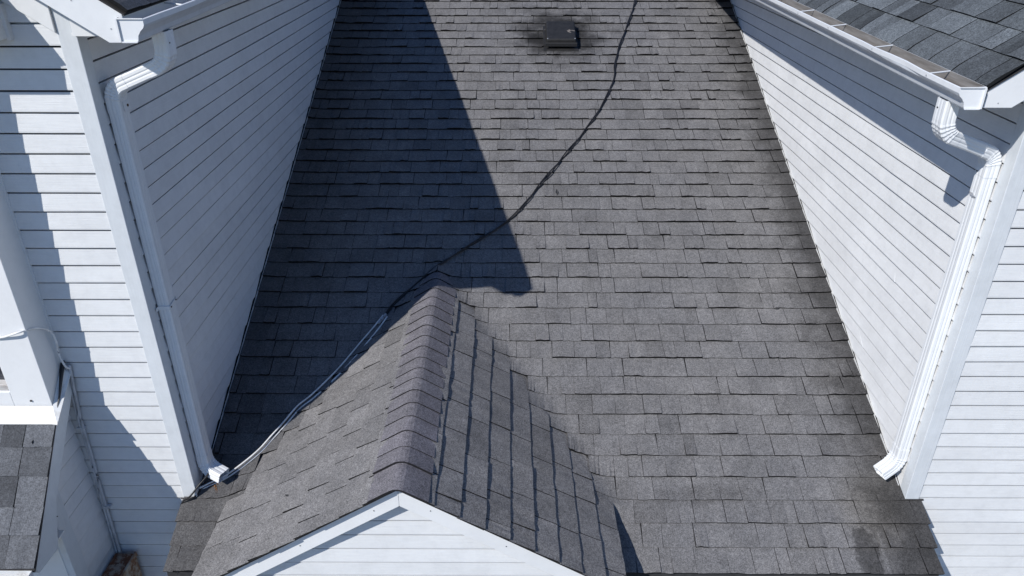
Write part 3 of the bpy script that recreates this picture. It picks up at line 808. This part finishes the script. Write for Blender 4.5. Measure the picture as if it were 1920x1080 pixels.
# gutter along the hood
hg = empty('gutter', (-2.62, -.80, -1.30), 'dusty white gutter end below the hood shingles at lower left', 'gutter', 'gutters on the wing eaves')
m = MB()
gp_ = [(0, .095), (0, 0), (.072, 0), (.08, .026), (.108, .058), (.114, .092), (.106, .094), (.1115, .0885), (.105, .060), (.078, .029), (.070, .004), (.003, .004), (.003, .095)]
m.prism([(-.75 - p, -1.335 + q) for p, q in gp_], lambda p, q, x: (x, p, q), -4.2, -2.625); m.build('trough', M['flash'], hg)
m = MB(); m.prism([(-.749 - p, -1.336 + q) for p, q in gp_[:6]], lambda p, q, x: (x, p, q), -2.6245, -2.620); m.build('end_cap', M['metal'], hg)

oneline('white_cable', 'thin white cable looped across the front of the boxed bay', [(-3.05, BY - .012, -.16), (-2.86, BY - .012, -.135), (-2.76, BY - .012, -.130), (-2.66, BY - .022, -.095), (BX + .014, -.135, -.112), (BX + .03, -.06, -.175), (BX + .034, -.045, -.25), (BX + .022, -.04, -.33), (BX + .040, -.045, -.415), (BX + .052, -.03, -.44)], .0058, M['wire'])
cd = empty('conduit', (-2.63, -.03, -1.2), 'grey conduit pair running down the inside corner to the rusty box', 'conduit')
for dx, r_, sgn in ((0, .0085, 0), (-.020, .0075, 1)):
    m = MB(); tube(m, spline([(-2.577 + dx, -.026, -.42), (-2.590 + dx, -.028, -.55), (-2.611 + dx * .8, -.030, -.78), (-2.622 + dx * .6, -.030, -1.1), (-2.634 + dx * .7, -.030, -1.36), (-2.640 + dx * .9, -.030, -1.6), (-2.650 + dx, -.030, -1.90)], 8), r_, 8); m.build('pipe', M['conduit'], cd, smooth=True)
for z_ in (-.86, -1.48):
    m = MB(); m.box(-2.648, -2.604, -.040, -.016, z_ - .005, z_ + .005); m.build('clip', M['conduit'], cd)
rb = empty('metal_box', (-2.62, -.2, -2.4), 'rusty brown metal box with peeling paint in the lower left corner', 'box')
m = MB(); m.box(-2.666, -2.537, -.40, -.045, -2.34, -1.878); bevel(m.build('body', M['rustpaint'], rb), .006)
m = MB(); m.box(-2.667, -2.540, -.392, -.052, -1.8765, -1.872); bevel(m.build('lid', M['rust'], rb), .002)
m = MB(); m.box(-2.545, -2.531, -.405, -.04, -1.90, -1.866); bevel(m.build('rim', M['rustpaint'], rb), .003)

# ================================================================== LITTER
def leaf(p, r, rot, mat, curl=.3):
    m = MB(); vs = []; n = 7
    ca, sa = math.cos(rot), math.sin(rot)
    for i in range(n):
        f = i / (n - 1); w = math.sin(math.pi * f) * .38 + .04
        for s in (-1, 0, 1):
            a = (f - .5) * 2 * r; b = s * w * r; h = .2 * r * abs(s) + curl * r * (f - .5) ** 2 * 2
            x, y = p[0] + a * ca - b * sa, p[1] + a * sa + b * ca
            vs.append((x, y, surf(x, y, .012) + h))
    fs = []
    for i in range(n - 1):
        for s in range(2): k = i*3 + s; fs.append((k, k+1, k+4, k+3))
    m.add(vs, fs)
    return m.build('leaf', mat, None)
lit = [(-1.955, .045), (-1.965, .03), (-1.975, .06), (-1.945, .022), (-1.99, .035), (-1.96, .075)]
for i, (x, y) in enumerate(lit):
    tag(leaf((x, y), rnd.uniform(.012, .022), rnd.uniform(0, 6), M['leaf']), 'dry brown leaf scrap caught under the pale wires by the left corner', 'leaf', 'leaf scraps by the left corner')
spots = [((.30, 2.55), 'tiny dark twig on the sunlit shingles right of the cable', .03), ((1.92, 1.385), 'small dark leaf scrap on the shingles near the right wall', .02), ((-1.36, -.33), 'dark leaf scrap on the left slope of the small gable', .017)]
for (x, y), lb, r_ in spots:
    tag(leaf((x, y), r_, rnd.uniform(0, 6), M['hole']), lb, 'debris')
